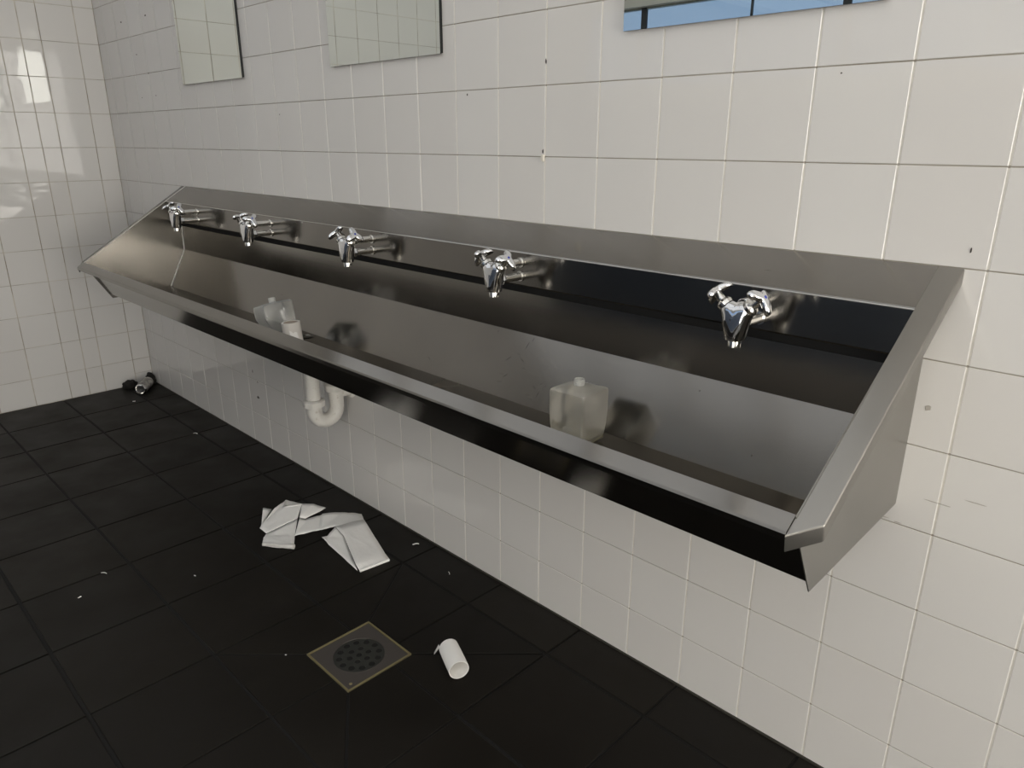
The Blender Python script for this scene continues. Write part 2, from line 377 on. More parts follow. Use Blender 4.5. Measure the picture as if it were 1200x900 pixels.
# ------------------------------------------------------------------ floor tiles
FG = 0.0062; FGX = 0.004          # joint widths
DR = (16.84, 18.07, 2.52, 3.755)           # floor drain rectangle x0,x1,d0,d1
fx = [0.0]+[2.01+1.961*k for k in range(0, 23)]+[XR]
fd = [0.0, 0.935, 2.875, 4.845, 6.75, 8.70, 10.65, 12.6, 14.55, 16.5, 18.45, 20.4, DO]
def floor_poly(poly, single, rest, i=0):
    pm = [(x*T, -d*T) for x, d in poly]; pm = inset_poly(pm, FG/2); zt = random.uniform(-0.0006, 0.0004)
    if single:
        bm = bmesh.new(); prism(bm, pm, -0.008, zt, 0.0009); obj('floor_tile', bm, M_FLOOR, floor)
    else: prism(rest, pm, -0.008, zt, 0.0009)
rest = bmesh.new(); nr = 0
for i in range(len(fx)-1):
    for j in range(len(fd)-1):
        x0, x1, d0, d1 = fx[i], fx[i+1], fd[j], fd[j+1]
        if 15.0 < x0 < 19.0 and 0.5 < d0 < 4.0: continue      # the cells cut towards the drain
        vis = [screen(P(x, d, 0)) for x in (x0, x1) for d in (d0, d1)]
        ok = any(s and -30 < s[0] < 1230 and -30 < s[1] < 930 for s in vis)
        floor_poly([(x0, d0+0.011), (x1, d0+0.011), (x1, d1-0.011), (x0, d1-0.011)], ok, rest); nr += (not ok)
obj('remaining_tiles', rest, M_FLOOR, floor, kind='stuff')
xa, xb, xc = fx[8], fx[9], fx[10]; da, db, dc = fd[1], fd[2], fd[3]
for poly in ([(xa, da), (DR[0], DR[2]), (DR[0], db), (xa, db)], [(xa, da), (xb, da), (xb, DR[2]), (DR[0], DR[2])],
             [(xb, da), (xc, da), (DR[1], DR[2]), (xb, DR[2])], [(xc, da), (xc, db), (DR[1], db), (DR[1], DR[2])],
             [(xa, dc), (DR[0], DR[3]), (DR[0], db), (xa, db)], [(xa, dc), (xb, dc), (xb, DR[3]), (DR[0], DR[3])],
             [(xc, dc), (DR[1], DR[3]), (DR[1], db), (xc, db)], [(xc, dc), (xb, dc), (xb, DR[3]), (DR[1], DR[3])]):
    floor_poly(poly, True, None)
bm = bmesh.new(); tbox(bm, 0, XR, 0.0, 0.028, -0.015, 0.02); obj('floor_sealant_back', bm, mat('dark_wall_sealant', (0.035, 0.032, 0.025), 0.7), kind='structure')  # dark sealant line at the wall foot, no baseboard here

# ------------------------------------------------------------------ floor drain
dr = thing('floor_drain', 'square floor drain with a brass-coloured edge and round perforated grate', 'drain', P((DR[0]+DR[1])/2, (DR[2]+DR[3])/2, 0))
hw = (DR[1]-DR[0])*T/2; hd = (DR[3]-DR[2])*T/2
bm = bmesh.new(); e = 0.0042
for x0, x1, y0, y1 in ((-hw, hw, -hd, -hd+e), (-hw, hw, hd-e, hd), (-hw, -hw+e, -hd+e, hd-e), (hw-e, hw, -hd+e, hd-e)): box(bm, (x0, y0, -0.008), (x1, y1, 0.0015))
obj('edge_frame', bm, M_BRASS, dr)
def curve_mesh(polys, ext, bev=0.0):
    cu_ = bpy.data.curves.new('outline', 'CURVE'); cu_.dimensions = '2D'; cu_.fill_mode = 'BOTH'; cu_.extrude = ext; cu_.bevel_depth = bev
    for pl in polys:
        s = cu_.splines.new('POLY'); s.points.add(len(pl)-1); s.use_cyclic_u = True
        for p, q in zip(s.points, pl): p.co = (q[0], q[1], 0, 1)
    o = bpy.data.objects.new('outline', cu_); C.objects.link(o); dg = bpy.context.evaluated_depsgraph_get()
    me = bpy.data.meshes.new_from_object(o.evaluated_get(dg)); me.materials.clear(); bpy.data.objects.remove(o); return me
def circ(x, y, r, n=28, sx=1, a0=0): return [(x+r*math.cos(2*math.pi*k/n+a0)*sx, y+r*math.sin(2*math.pi*k/n+a0)) for k in range(n)]
R = 0.0635
pi_ = [(-hw+e+.001, -hd+e+.001), (hw-e-.001, -hd+e+.001), (hw-e-.001, hd-e-.001), (-hw+e+.001, hd-e-.001)]
o = obj('plate', curve_mesh([pi_, circ(0, 0, R, 48)], 0.0015), M_DRAIN, dr); o.location = (0, 0, -0.0022)
holes = []
for k, (n, rr) in enumerate(((1, 0), (6, 0.0245), (12, 0.0495))):
    for q in range(n):
        a = 2*math.pi*q/n+0.3*k
        holes.append(circ(rr*math.cos(a), rr*math.sin(a), 0.0078 if k < 2 else 0.0085, 12))
o = obj('grate', curve_mesh([circ(0, 0, R-0.001, 48)]+holes, 0.0012), M_GRATE, dr); o.location = (0, 0, -0.0028)
bm = bmesh.new(); lathe(bm, [(R-.0008, -0.0032), (R+.0004, -0.0006), (R+.0012, -0.0004), (R+.0016, -0.0010)], 48); obj('ring', bm, M_DRAIN, dr, smooth=True)
bm = bmesh.new(); box(bm, (-hw+e, -hd+e, -0.014), (hw-e, hd-e, -0.0045)); obj('sump', bm, M_BLACK, dr)
bm = bmesh.new(); lathe(bm, [(0.0001, 0.0006), (0.003, 0.0003), (0.0042, -0.0007)], 14, Matrix.Translation((0.073, -0.073, 0)))
obj('screw', bm, M_BRASS, dr)

# ------------------------------------------------------------------ wash trough
XA, XB = 5.08, 24.18
tr = thing('wash_trough', 'long brushed stainless steel wash trough mounted on the white tiled wall', 'sink', P((XA+XB)/2, 0.0, 4.1))
def tobj(name, bm, m, parent=tr, **k):
    o = obj(name, bm, m, parent, **k); o.matrix_parent_inverse = parent.matrix_world.inverted() if parent.parent is None else Matrix(); return o
bpy.context.view_layer.update()
bm = bmesh.new()
sheet_x(bm, [(0.235, 5.83), (0.26, 5.18), (0.76, 4.19), (2.36, 4.21), (2.86, 5.095), (2.875, 5.108), (3.03, 5.008), (3.045, 4.985), (3.045, 4.925), (2.93, 4.915)], XA, XB)
for f in bm.faces:                          # the trough floor carries a brown film of dirt
    if f.normal.z > 0.98: f.material_index = 1
tobj('basin', bm, [M_STEEL, M_STEEL_DIRTY])
bm = bmesh.new()
sheet_x(bm, [(0.0, 6.885), (0.556, 6.537), (0.572, 6.515), (0.572, 6.045), (0.56, 6.03), (0.48, 6.03)][::-1], XA, XB)
tobj('tap_panel', bm, M_STEEL)
bm = bmesh.new(); tbox(bm, XA, XB, 0.0, 0.215, 5.6, 6.5); tobj('dark_gap_backing', bm, M_DARK)  # dark backing in place of the shaded void behind the slot
panel_prof = [(0.0, 6.885), (2.88, 5.09), (2.86, 4.98), (2.33, 4.08), (0.0, 4.14)]
def end_panel(x0, x1, capx0, capx1, side):
    bm = bmesh.new()
    A = [bm.verts.new(P(x0, d, z)) for d, z in panel_prof]; B = [bm.verts.new(P(x1, d, z)) for d, z in panel_prof]
    bm.faces.new(A); bm.faces.new(B[::-1]); n = len(A)
    for k in range(n): bm.faces.new((A[k], B[k], B[(k+1) % n], A[(k+1) % n]))
    bmesh.ops.recalc_face_normals(bm, faces=bm.faces)
    ep = tobj('end_panel', bm, M_STEEL_LIT_SIDE if side > 0 else M_STEEL_END)
    # flange: sloping top, bevelled nose, skirt turned down along the outer edge and the nose
    bm = bmesh.new(); sl = (6.895-4.975)/3.03
    def top(d): return 6.895-sl*d
    nose_in, nose_out = 3.04, 2.85; s = 0.165 if side > 0 else 0.11
    pts = [(capx0, 0.0), (capx1, 0.0), (capx1, nose_out), (capx0, nose_in)]
    T1 = [bm.verts.new(P(x, d, top(d))) for x, d in pts]
    bm.faces.new(T1)
    sk = [bm.verts.new(P(x, d-0.03 if d else d, top(d)-s)) for x, d in pts[1:]]
    bm.faces.new((T1[1], T1[2], sk[1], sk[0])); bm.faces.new((T1[2], T1[3], sk[2], sk[1]))
    bmesh.ops.recalc_face_normals(bm, faces=bm.faces)
    e2 = [e for e in bm.edges if len(e.link_faces) == 2]
    bmesh.ops.bevel(bm, geom=e2, offset=0.0025, segments=3, affect='EDGES', profile=0.5)
    g = bmesh.ops.solidify(bm, geom=bm.faces[:], thickness=0.0014)
    f = obj('flange', bm, M_FLANGE_LIT if side > 0 else M_STEEL_END, ep, smooth=True); return ep
end_panel(XB, XB+0.012, XB, XB+0.24, 1)
end_panel(XA-0.012, XA, XA, XA-0.24, -1)
for i, x in enumerate((XA+0.006, XB-0.006)):
    bm = bmesh.new(); tube(bm, [P(x, d, z) for d, z in ((0.245, 5.84), (0.268, 5.175), (0.77, 4.20))], 0.0013, 8); tobj('weld_seam', bm, M_WELD_GLINT, smooth=True)
bm = bmesh.new(); tube(bm, [P(XA+0.004, 0.0, 6.898), P(XA+0.004, 3.035, 4.99)], 0.0012, 8); tobj('edge_highlight', bm, M_WELD_GLINT, smooth=True)  # bright tube drawn for the light caught along the edge
bm = bmesh.new(); tube(bm, [P(XA, 0.572, 6.525), P(XB, 0.572, 6.525)], 0.0009, 6); tobj('edge_highlight', bm, M_WELD_GLINT, smooth=True)  # drawn highlight along the fold of the tap panel
# waste outlet in the trough floor
bm = bmesh.new(); lathe(bm, [(0.0, -0.002), (0.013, -0.002), (0.016, 0.0006), (0.024, 0.0004)], 28, Matrix.Translation(P(12.78, 0.98, 4.205)))
tobj('waste_outlet', bm, M_STEEL_END, smooth=True)

# ------------------------------------------------------------------ pipe trap below
pt = thing('pipe_trap', 'white plastic U-shaped pipe trap hanging below the steel trough', 'pipe', P(12.78, 0.6, 4.0))
bpy.context.view_layer.update()
rp = 0.162*T; X0 = 12.78; d1_, d2_ = 0.94, 0.38
def pobj(name, bm, m): 
    o = obj(name, bm, m, pt, smooth=True); o.matrix_parent_inverse = pt.matrix_world.inverted(); return o
def arc(dc, zc, r, a0, a1, n=12): return [P(X0, dc+r*math.cos(math.radians(a0+(a1-a0)*k/n)), zc+r*math.sin(math.radians(a0+(a1-a0)*k/n))) for k in range(n+1)]
ub = 2.50
bm = bmesh.new(); tube(bm, [P(X0, d1_, 2.78)]+arc((d1_+d2_)/2, ub, (d1_-d2_)/2, 0, -180, 16)+[P(X0, d2_, 3.0)], rp, 24); pobj('trap_bend', bm, M_PVC)
bm = bmesh.new(); tube(bm, [P(X0, d1_, 2.66), P(X0, d1_, 4.17)], rp*0.93, 24); pobj('inlet_pipe', bm, M_PVC)
def nut(z, d, name='union_nut'):
    bm = bmesh.new(); prof = [(rp*1.02, -0.012), (rp*1.34, -0.012), (rp*1.40, -0.009), (rp*1.40, 0.006), (rp*1.25, 0.011), (rp*1.0, 0.012)]
    rings = lathe(bm, prof, 32, Matrix.Translation(P(X0, d, z)))
    c = P(X0, d, z)
    for rg in rings[1:4]:
        for k, v in enumerate(rg):
            if k % 4 in (0, 1): v.co = c+Vector(((v.co-c).x*1.07, (v.co-c).y*1.07, (v.co-c).z))
    pobj(name, bm, M_PVC)
nut(2.70, d1_); nut(2.95, d2_)
bm = bmesh.new(); tube(bm, [P(X0, d2_, 3.0), P(X0, d2_, 3.12), P(X0, 0.35, 3.2), P(X0, 0.29, 3.22), P(X0, 0.0, 3.22)][:2]+[P(X0, 0.36, 3.0)][:0]+[P(X0, d2_, 3.14)], rp*0.9, 24); pobj('outlet_elbow', bm, M_PVC)
bm = bmesh.new(); tube(bm, [P(X0, d2_, 2.80), P(X0, 0.30, 2.80), P(X0, -0.005, 2.80)], rp*0.86, 24); pobj('wall_pipe', bm, M_PVC)
bm = bmesh.new(); lathe(bm, [(rp*0.88, 0.012), (rp*1.15, 0.010), (rp*1.3, 0.0)], 28, Matrix.Translation(P(X0, 0.0, 2.80)) @ Matrix.Rotation(math.radians(90), 4, 'X')); pobj('wall_rosette', bm, M_PVC)

# ------------------------------------------------------------------ taps
def tri_handle(bm, Mx):
    n, cap, rim = 42, [], []
    rings = []
    def rad(a): 
        c = 0.5+0.5*math.cos(3*a); return 0.0105+0.0185*c**1.5
    for s, zt in ((0.0, 0.006), (0.35, 0.0062), (0.7, 0.0058), (0.92, 0.0045), (1.0, 0.0015), (0.99, -0.0035), (0.9, -0.0040), (0.6, -0.001), (0.2, 0.0)):
        if s == 0: rings.append([bm.verts.new(Mx @ Vector((0, 0, zt)))]); continue
        rg = []
        for k in range(n):
            a = 2*math.pi*k/n; r = rad(a)*s; droop = -0.0045*(max(0, (r-0.008))/0.020)**1.5
            rg.append(bm.verts.new(Mx @ Vector((r*math.cos(a), r*math.sin(a), zt+droop))))
        rings.append(rg)
    for k in range(n): bm.faces.new((rings[0][0], rings[1][k], rings[1][(k+1) % n]))
    for A, B in zip(rings[1:], rings[2:]):
        for k in range(n): bm.faces.new((A[k], B[k], B[(k+1) % n], A[(k+1) % n]))
    bm.faces.new(rings[-1])
    bmesh.ops.recalc_face_normals(bm, faces=bm.faces)
def skin_mesh(verts, edges, radii, sub=2):
    me = bpy.data.meshes.new('tap_body'); me.from_pydata([tuple(v) for v in verts], edges, []); o = bpy.data.objects.new('tmp', me); C.objects.link(o)
    sk = o.modifiers.new('s', 'SKIN'); sk.use_smooth_shade = True
    for v, r in zip(me.skin_vertices[0].data, radii): v.radius = (r, r)
    me.skin_vertices[0].data[0].use_root = True
    sb = o.modifiers.new('u', 'SUBSURF'); sb.levels = sub; sb.render_levels = sub
    dg = bpy.context.evaluated_depsgraph_get(); out = bpy.data.meshes.new_from_object(o.evaluated_get(dg)); bpy.data.objects.remove(o); return out
TD = 1.15                                   # tap axis, tiles out from the wall
def make_tap(cold_rot, hot_rot):
    """origin at the spout axis, at height z = 6.17 tiles; local metres"""
    t = thing('wall_tap', '', 'tap')
    verts = [(0, 0, -0.004), (0, 0, -0.026), (0, 0, 0.014), (-0.014, 0, 0.026), (-0.0245, 0, 0.036), (0.014, 0, 0.026), (0.0245, 0, 0.036)]
    edges = [(0, 1), (0, 2), (2, 3), (3, 4), (2, 5), (5, 6)]
    me = skin_mesh(verts, edges, [0.0185, 0.0135, 0.0190, 0.0160, 0.0140, 0.0160, 0.0140])
    me.polygons.foreach_set('use_smooth', [True]*len(me.polygons)); obj('tap_body', me, M_CHROME, t)
    bm = bmesh.new(); lathe(bm, [(0.0, -0.0365), (0.0098, -0.0365), (0.0112, -0.0355), (0.0114, -0.0245), (0.0106, -0.0230), (0.0, -0.0230)], 24)
    obj('aerator', bm, M_CHROME_W, t, smooth=True)
    for s, rot, dot in ((-1, hot_rot, M_RED), (1, cold_rot, M_BLUE)):
        ax = Matrix.Translation((s*0.0245, 0, 0.036)) @ Matrix.Rotation(s*math.radians(48), 4, 'Y')
        bm = bmesh.new(); lathe(bm, [(0.0135, -0.006), (0.0140, 0.0), (0.0115, 0.004), (0.0072, 0.006), (0.0068, 0.021), (0.0, 0.021)], 20, ax)
        obj('valve_stem', bm, M_CHROME_W, t, smooth=True)
        H = ax @ Matrix.Translation((0, 0, 0.0235)) @ Matrix.Rotation(rot, 4, 'Z')
        bm = bmesh.new(); tri_handle(bm, H); h = obj('handle', bm, M_CHROME, t, smooth='all')
        bm = bmesh.new(); lathe(bm, [(0.0, 0.0072), (0.0026, 0.0070), (0.0032, 0.0055)], 16, H); obj('colour_dot', bm, dot, h, smooth=True)
    L = (TD-0.572)*T
    for z in (0.0, 0.031):
        bm = bmesh.new(); My = Matrix.Translation((0, L, z)) @ Matrix.Rotation(math.radians(90), 4, 'X')
        lathe(bm, [(0.0, L-0.004), (0.0092, L-0.004), (0.0092, L*0.5), (0.0092, 0.005), (0.0118, 0.005), (0.0122, 0.0004), (0.0, 0.0004)], 20, My)
        p = obj('supply_pipe', bm, M_CHROME_W, t, smooth=True)
        bm = bmesh.new(); lathe(bm, [(0.0112, 0.0), (0.0128, 0.002), (0.0128, 0.011), (0.0112, 0.013)], 6 if z == 0 else 20, My @ Matrix.Translation((0, 0, L-0.030)))
        obj('pipe_nut', bm, M_CHROME, p, smooth=True)
    bm = bmesh.new(); tube(bm, [(0, 0.006, 0.031), (0, 0.0, 0.028), (0, 0, 0.01)], [0.010, 0.012, 0.012], 16); obj('tap_shoulder', bm, M_CHROME, t, smooth=True)
    return t
tap_x = (7.09, 10.96, 14.83, 18.69, 22.57)
tap_lab = ('chrome tap at the far left end of the trough, beside its end panel', 'chrome tap, second from the far left end of the trough',
           'chrome tap in the middle of the trough, third of the five', 'chrome tap between the middle tap and the large nearest one', 'largest and nearest chrome tap, at the right end of the trough')
rots = ((0.5, 2.4), (0.2, 2.9), (0.9, 2.1), (0.35, 1.0), (-0.15, 0.6))
for x, lb, (rc, rh) in zip(tap_x, tap_lab, rots):
    t = make_tap(rc, rh); t.location = P(x, TD, 6.175); t['label'] = lb; t['group'] = 'taps along the wash trough'

# ------------------------------------------------------------------ mirrors
def mirror(x0, x1, label, tilt=0.0):
    t = thing('wall_mirror', label, 'mirror', P((x0+x1)/2, 0, 9.48), 'mirrors above the wash trough')
    W_ = (x1-x0)*T/2; Hh = 2.45*T; D = 0.009
    bm = bmesh.new(); box(bm, (-W_, -D, 0), (W_, -D+0.004, Hh))
    for f in bm.faces: f.material_index = 0 if f.normal.dot(Vector((0, -1, 0))) > 0.9 or abs(f.calc_center_median().y+D) < 1e-5 else 1
    obj('mirror_glass', bm, [M_MIRROR, M_MEDGE], t)
    bm = bmesh.new(); box(bm, (-W_+0.002, -D+0.0042, 0.002), (W_+0.0005, 0.0, Hh-0.002)); obj('backing', bm, M_MEDGE, t)
mirror(5.98, 9.29, 'small frameless mirror nearest the corner, above the far end of the trough')
mirror(13.00, 16.32, 'middle frameless mirror reflecting the tiled wall')
mirror(20.02, 23.29, 'frameless mirror at upper right reflecting the blue window')

# ------------------------------------------------------------------ bottles
def bottle(w_, h_, m, neck_h=0.014):
    bm = bmesh.new(); N_ = 10; rings = []
    def sq(s, z, r):           # rounded square ring
        out = []
        for cx, cy, a0 in ((1, 1, 0), (-1, 1, 90), (-1, -1, 180), (1, -1, 270)):
            for k in range(5):
                a = math.radians(a0+k*22.5); out.append(bm.verts.new((cx*(s-r)+r*math.cos(a), cy*(s-r)+r*math.sin(a), z)))
        return out
    s = w_/2
    for f, z in ((0.55, 0.0), (0.76, 0.0008), (0.85, 0.005), (0.91, 0.014), (0.965, 0.036), (1.0, h_*0.6), (1.0, h_-0.006), (0.975, h_-0.002), (0.90, h_+0.0005), (0.5, h_+0.004), (0.24, h_+0.006)):
        rings.append(sq(s*f, z, min(s*f*0.95, s*f*(0.16 if f > 0.5 else 0.95))))
    n = len(rings[0])
    for A, B in zip(rings, rings[1:]):
        for k in range(n): bm.faces.new((A[k], A[(k+1) % n], B[(k+1) % n], B[k]))
    bm.faces.new(rings[0][::-1]); bmesh.ops.recalc_face_normals(bm, faces=bm.faces)
    return bm
def neck(h_):
    bm = bmesh.new(); prof = [(0.0105, h_+0.004), (0.0105, h_+0.006)]
    for k in range(3): z = h_+0.007+k*0.0035; prof += [(0.0102, z), (0.0114, z+0.001), (0.0114, z+0.002), (0.0102, z+0.003)]
    z = h_+0.0185; prof += [(0.0102, z), (0.0085, z), (0.0085, h_+0.005)]
    lathe(bm, prof, 28); return bm
b1 = thing('plastic_bottle', 'square translucent plastic bottle standing upright in the trough', 'bottle', P(20.46, 1.27, 4.225), 'empty bottles left in the trough')
b1.rotation_euler = (0, 0, math.radians(3))
obj('bottle_body', bottle(0.089, 0.112, M_BOTTLE), M_BOTTLE, b1, smooth=True)
obj('bottle_neck', neck(0.112), M_NECK, b1, smooth=True)
bm = bmesh.new(); box(bm, (-0.038, -0.038, 0.002), (0.038, 0.038, 0.016)); bevel_all(bm, 0.004, 2); obj('liquid_residue', bm, frosted('soap_residue', (0.6, 0.57, 0.42), (0.88, 0.87, 0.78), 0.8), b1)
b2 = thing('plastic_bottle', 'clear dented plastic bottle leaning in the trough behind the paper roll', 'bottle', P(12.66, 1.50, 4.28), 'empty bottles left in the trough')
b2.rotation_euler = (math.radians(4), math.radians(-9), math.radians(-6))
bm = bottle(0.092, 0.102, M_BOTTLE2)
for v in bm.verts:
    if v.co.z > 0.07: v.co.z += -0.006*math.sin((v.co.x+0.05)*50)*(v.co.z-0.07)/0.03
    v.co.y += 0.006*math.sin(v.co.z*60)*(1 if v.co.y < 0 else 0)
obj('bottle_body', bm, M_BOTTLE2, b2, smooth=True); obj('bottle_neck', neck(0.102), M_NECK, b2, smooth=True)

# ------------------------------------------------------------------ paper rolls
def roll(h_, ro, ri, rot, loc, name, label, cat, m_out, m_in, mid=None, parent=None):
    t = thing(name, label, cat, loc); t.rotation_euler = rot
    bm = bmesh.new(); rings = lathe(bm, [(ri, 0), (ro, 0), (ro, h_), (ri, h_)], 32)
    bmesh.ops.recalc_face_normals(bm, faces=bm.faces); obj('paper_layer', bm, m_out, t, smooth=True)
    bm = bmesh.new(); lathe(bm, [(ri, 0), (ri, h_), (ri-0.0012, h_), (ri-0.0012, 0), (ri, 0)], 32); obj('core', bm, m_in, t, smooth=True)
    return t
rl = roll(0.070, 0.0275, 0.0215, (math.radians(3), math.radians(-4), 0), P(13.34, 1.56, 4.235), 'paper_roll', 'nearly used-up cream paper roll standing in the trough', 'paper roll', M_CARD, M_CARD_IN)
bm = bmesh.new()
vs = [bm.verts.new(p) for p in ((0.020, -0.0195, 0.05), (0.0285, 0.0, 0.042), (0.034, 0.002, 0.0), (0.026, -0.02, 0.0))]
bm.faces.new(vs); bmesh.ops.subdivide_edges(bm, edges=bm.edges[:], cuts=2, use_grid_fill=True); bmesh.ops.solidify(bm, geom=bm.faces[:], thickness=0.0008); obj('loose_flap', bm, M_PAPER, rl)

core = thing('cardboard_tube', 'empty white cardboard tube lying on the dark floor beside the drain', 'tube', P(18.535, 2.102, 0.165))
axis = (P(19.076, 2.344, 0.165)-P(18.535, 2.102, 0.165)); L = axis.length
core.rotation_euler = axis.to_track_quat('Z', 'Y').to_euler()
bm = bmesh.new(); ro, ri = 0.0243, 0.0232
rg = lathe(bm, [(ri, 0.0), (ro, 0.0), (ro, L*0.33), (ro, L*0.66), (ro, L), (ri, L), (ri, L*0.5), (ri, 0.0)], 40)
for v in bm.verts: v.co.x *= 1.0+0.03*math.sin(v.co.z*30); v.co.y *= 0.985
bmesh.ops.recalc_face_normals(bm, faces=bm.faces); obj('tube_wall', bm, M_PAPER, core, smooth=True)
bm = bmesh.new()
a = P(18.40, 2.0, 0.16)-core.location
Ri = core.rotation_euler.to_matrix().inverted()
pts = [Ri @ (P(x, d, z)-core.location) for x, d, z in ((18.40, 2.20, 0.20), (18.46, 2.22, 0.19), (18.40, 2.30, 0.05), (18.36, 2.27, 0.05))]
bm.faces.new([bm.verts.new(p) for p in pts]); bmesh.ops.solidify(bm, geom=bm.faces[:], thickness=0.0006); obj('torn_flap', bm, M_PAPER, core)

# ------------------------------------------------------------------ toilet paper strip on the floor
V = {'a': (11.842, 1.937, .15), 'b': (11.883, 1.752, .06), 'c': (12.388, 2.282, .02), 'd': (12.451, 2.345, .03), 'e': (11.805, 1.33, .10), 'f': (12.319, 1.214, .16), 'g': (12.751, 1.588, .09),
     'h': (12.771, 2.353, .03), 'i': (12.467, 1.007, .12), 'j': (12.741, .853, .06), 'k': (12.823, 1.432, .04), 'l': (12.772, 1.549, .10), 'm': (13.274, 1.957, .03), 'n': (13.685, 2.202, .06),
     'o': (13.738, 2.251, .02), 'p': (13.144, 2.646, .02), 'q': (12.94, 2.504, .07), 'r': (12.945, 1.07, .10), 's': (13.453, 1.471, .02), 't': (13.38, 1.594, .02), 'u': (13.522, .411, .05),
     'v': (13.873, .591, .12), 'w': (13.678, 1.198, .10), 'x': (15.313, 1.051, .07), 'y': (15.527, 1.091, .03), 'z': (15.439, 1.757, .03), 'A': (15.235, 1.717, .08), 'B': (14.153, 1.283, .08),
     'C': (13.755, 1.591, .06), 'D': (13.76, 1.458, .02), 'E': (14.09, 1.63, .02), 'F': (15.352, 1.753, .01), 'G': (13.173, .702, .08), 'H': (12.004, 1.743, .12), 'I': (12.115, 1.548, .14), 'J': (12.896, 1.097, .04)}
def patch(bm, faces, lift=0.0, amp=0.0012, cuts=5):
    vm = {}; nb = bmesh.new()
    for f in faces:
        for k in f:
            if k not in vm: x, d, z = V[k]; vm[k] = nb.verts.new(P(x, d, z+lift))
    for f in faces: nb.faces.new([vm[k] for k in f])
    bmesh.ops.triangulate(nb, faces=nb.faces[:])
    bmesh.ops.subdivide_edges(nb, edges=nb.edges[:], cuts=cuts, use_grid_fill=True)
    nb.normal_update()
    for v in nb.verts:
        v.co.z = max(0.0012, v.co.z+amp*2*noise.noise(v.co*38)+amp*noise.noise(v.co*90))
    me = bpy.data.meshes.new('t'); nb.to_mesh(me); nb.free(); bm.from_mesh(me); bpy.data.meshes.remove(me)
tp = thing('toilet_paper', 'long folded strip of white toilet paper crumpled on the dark floor', 'paper', P(13.3, 1.4, 0))
bpy.context.view_layer.update()
def ppiece(name, faces, lift=0, amp=0.0012):
    bm = bmesh.new(); patch(bm, faces, lift, amp); bmesh.ops.solidify(bm, geom=bm.faces[:], thickness=0.0004)
    o = obj(name, bm, M_PAPER, tp, smooth='all'); o.matrix_parent_inverse = tp.matrix_world.inverted(); return o
ppiece('paper_fold', ['acb'])
ppiece('paper_fold', ['dHe', 'deI', 'dIg', 'eIf', 'Ifg', 'dgh'], 0.012)
ppiece('paper_fold', ['fil', 'ijk', 'ikl'], 0.016)
ppiece('paper_fold', ['hgm', 'hmq', 'qmn', 'qnp', 'pno'], 0.0)
ppiece('paper_fold', ['lkm', 'kJm', 'Jtm', 'Jst', 'Jrs'], 0.0)
ppiece('paper_fold', ['rGs', 'Guw', 'Gws', 'uvw'], 0.006)
ppiece('paper_fold', ['CDE', 'DwB', 'DBE', 'EBF'], 0.0, 0.0016)
ppiece('paper_fold', ['wvx', 'wxB', 'BxA', 'Axy', 'Ayz'], 0.014, 0.0009)
bm = bmesh.new(); tube(bm, [P(13.14, 2.62, 0.05), P(13.45, 2.40, 0.055), P(13.72, 2.22, 0.06)], [0.0062, 0.0066, 0.0078], 18, cap=False); bmesh.ops.solidify(bm, geom=bm.faces[:], thickness=0.0004)
o = obj('rolled_edge', bm, M_PAPER, tp, smooth=True); o.matrix_parent_inverse = tp.matrix_world.inverted()
bm = bmesh.new(); tube(bm, [P(15.50, 1.10, 0.035), P(15.42, 1.74, 0.035)], 0.0045, 14); o = obj('folded_edge', bm, M_PAPER, tp, smooth=True); o.matrix_parent_inverse = tp.matrix_world.inverted()

# ------------------------------------------------------------------ can in the corner
p0, p1 = P(1.284, 0.88, 0.19), P(0.60, 0.36, 0.21); ax = p1-p0; L = ax.length
can = thing('drink_can', 'small silver drink can lying on its side in the corner', 'can', p0); can.rotation_euler = ax.to_track_quat('Z', 'Y').to_euler()
bm = bmesh.new(); r = 0.0272
lathe(bm, [(0.0, 0.006), (0.019, 0.004), (0.0215, 0.0), (0.0230, 0.001), (r, 0.008), (r, 0.012)], 32); obj('can_base', bm, M_CHROME_W, can, smooth=True)
m_can = mat('printed_can', (0.5, 0.48, 0.46), 0.35, 0.7); wv = N(m_can, 'ShaderNodeTexNoise'); wv.inputs['Scale'].default_value = 55
tc = N(m_can, 'ShaderNodeTexCoord'); Lk(m_can, tc.outputs['Object'], wv.inputs['Vector']); rr = ramp(m_can, wv.outputs[0], 0.45, 0.6, (0.55, 0.53, 0.50), (0.26, 0.24, 0.23)); Lk(m_can, rr.outputs[0], pr(m_can).inputs['Base Color'])
bm = bmesh.new(); lathe(bm, [(r, 0.012), (r, L-0.012), (0.0235, L-0.003), (0.0225, L), (0.0205, L-0.004), (0.0, L-0.004)], 32); obj('can_body', bm, m_can, can, smooth=True)
bm = bmesh.new(); bmesh.ops.create_icosphere(bm, subdivisions=3, radius=1.0)
for v in bm.verts:
    q = v.co*(1+0.35*noise.noise(v.co*2.2)); v.co = Vector((q.x*0.034, q.y*0.024, max(0.0, 0.016+q.z*0.026)))
g = obj('litter_scrap', bm, M_GRIME, smooth=True); g.location = P(0.24, 0.86, 0); g.rotation_euler = (0, 0, 1.3); g['label'] = 'dark crumpled scrap against the wall beside the can'; g['category'] = 'litter'
bm = bmesh.new(); bmesh.ops.create_icosphere(bm, subdivisions=3, radius=1.0)
for v in bm.verts:
    q = v.co*(1+0.3*noise.noise(v.co*2.6+Vector((3, 1, 0)))); v.co = Vector((q.x*0.035, q.y*0.022, max(0.0, 0.02+q.z*0.035)))
g = obj('litter_scrap', bm, M_GRIME, smooth=True); g.location = P(0.22, 0.16, 0); g['label'] = 'black grimy scrap wedged in the corner behind the can'; g['category'] = 'litter'

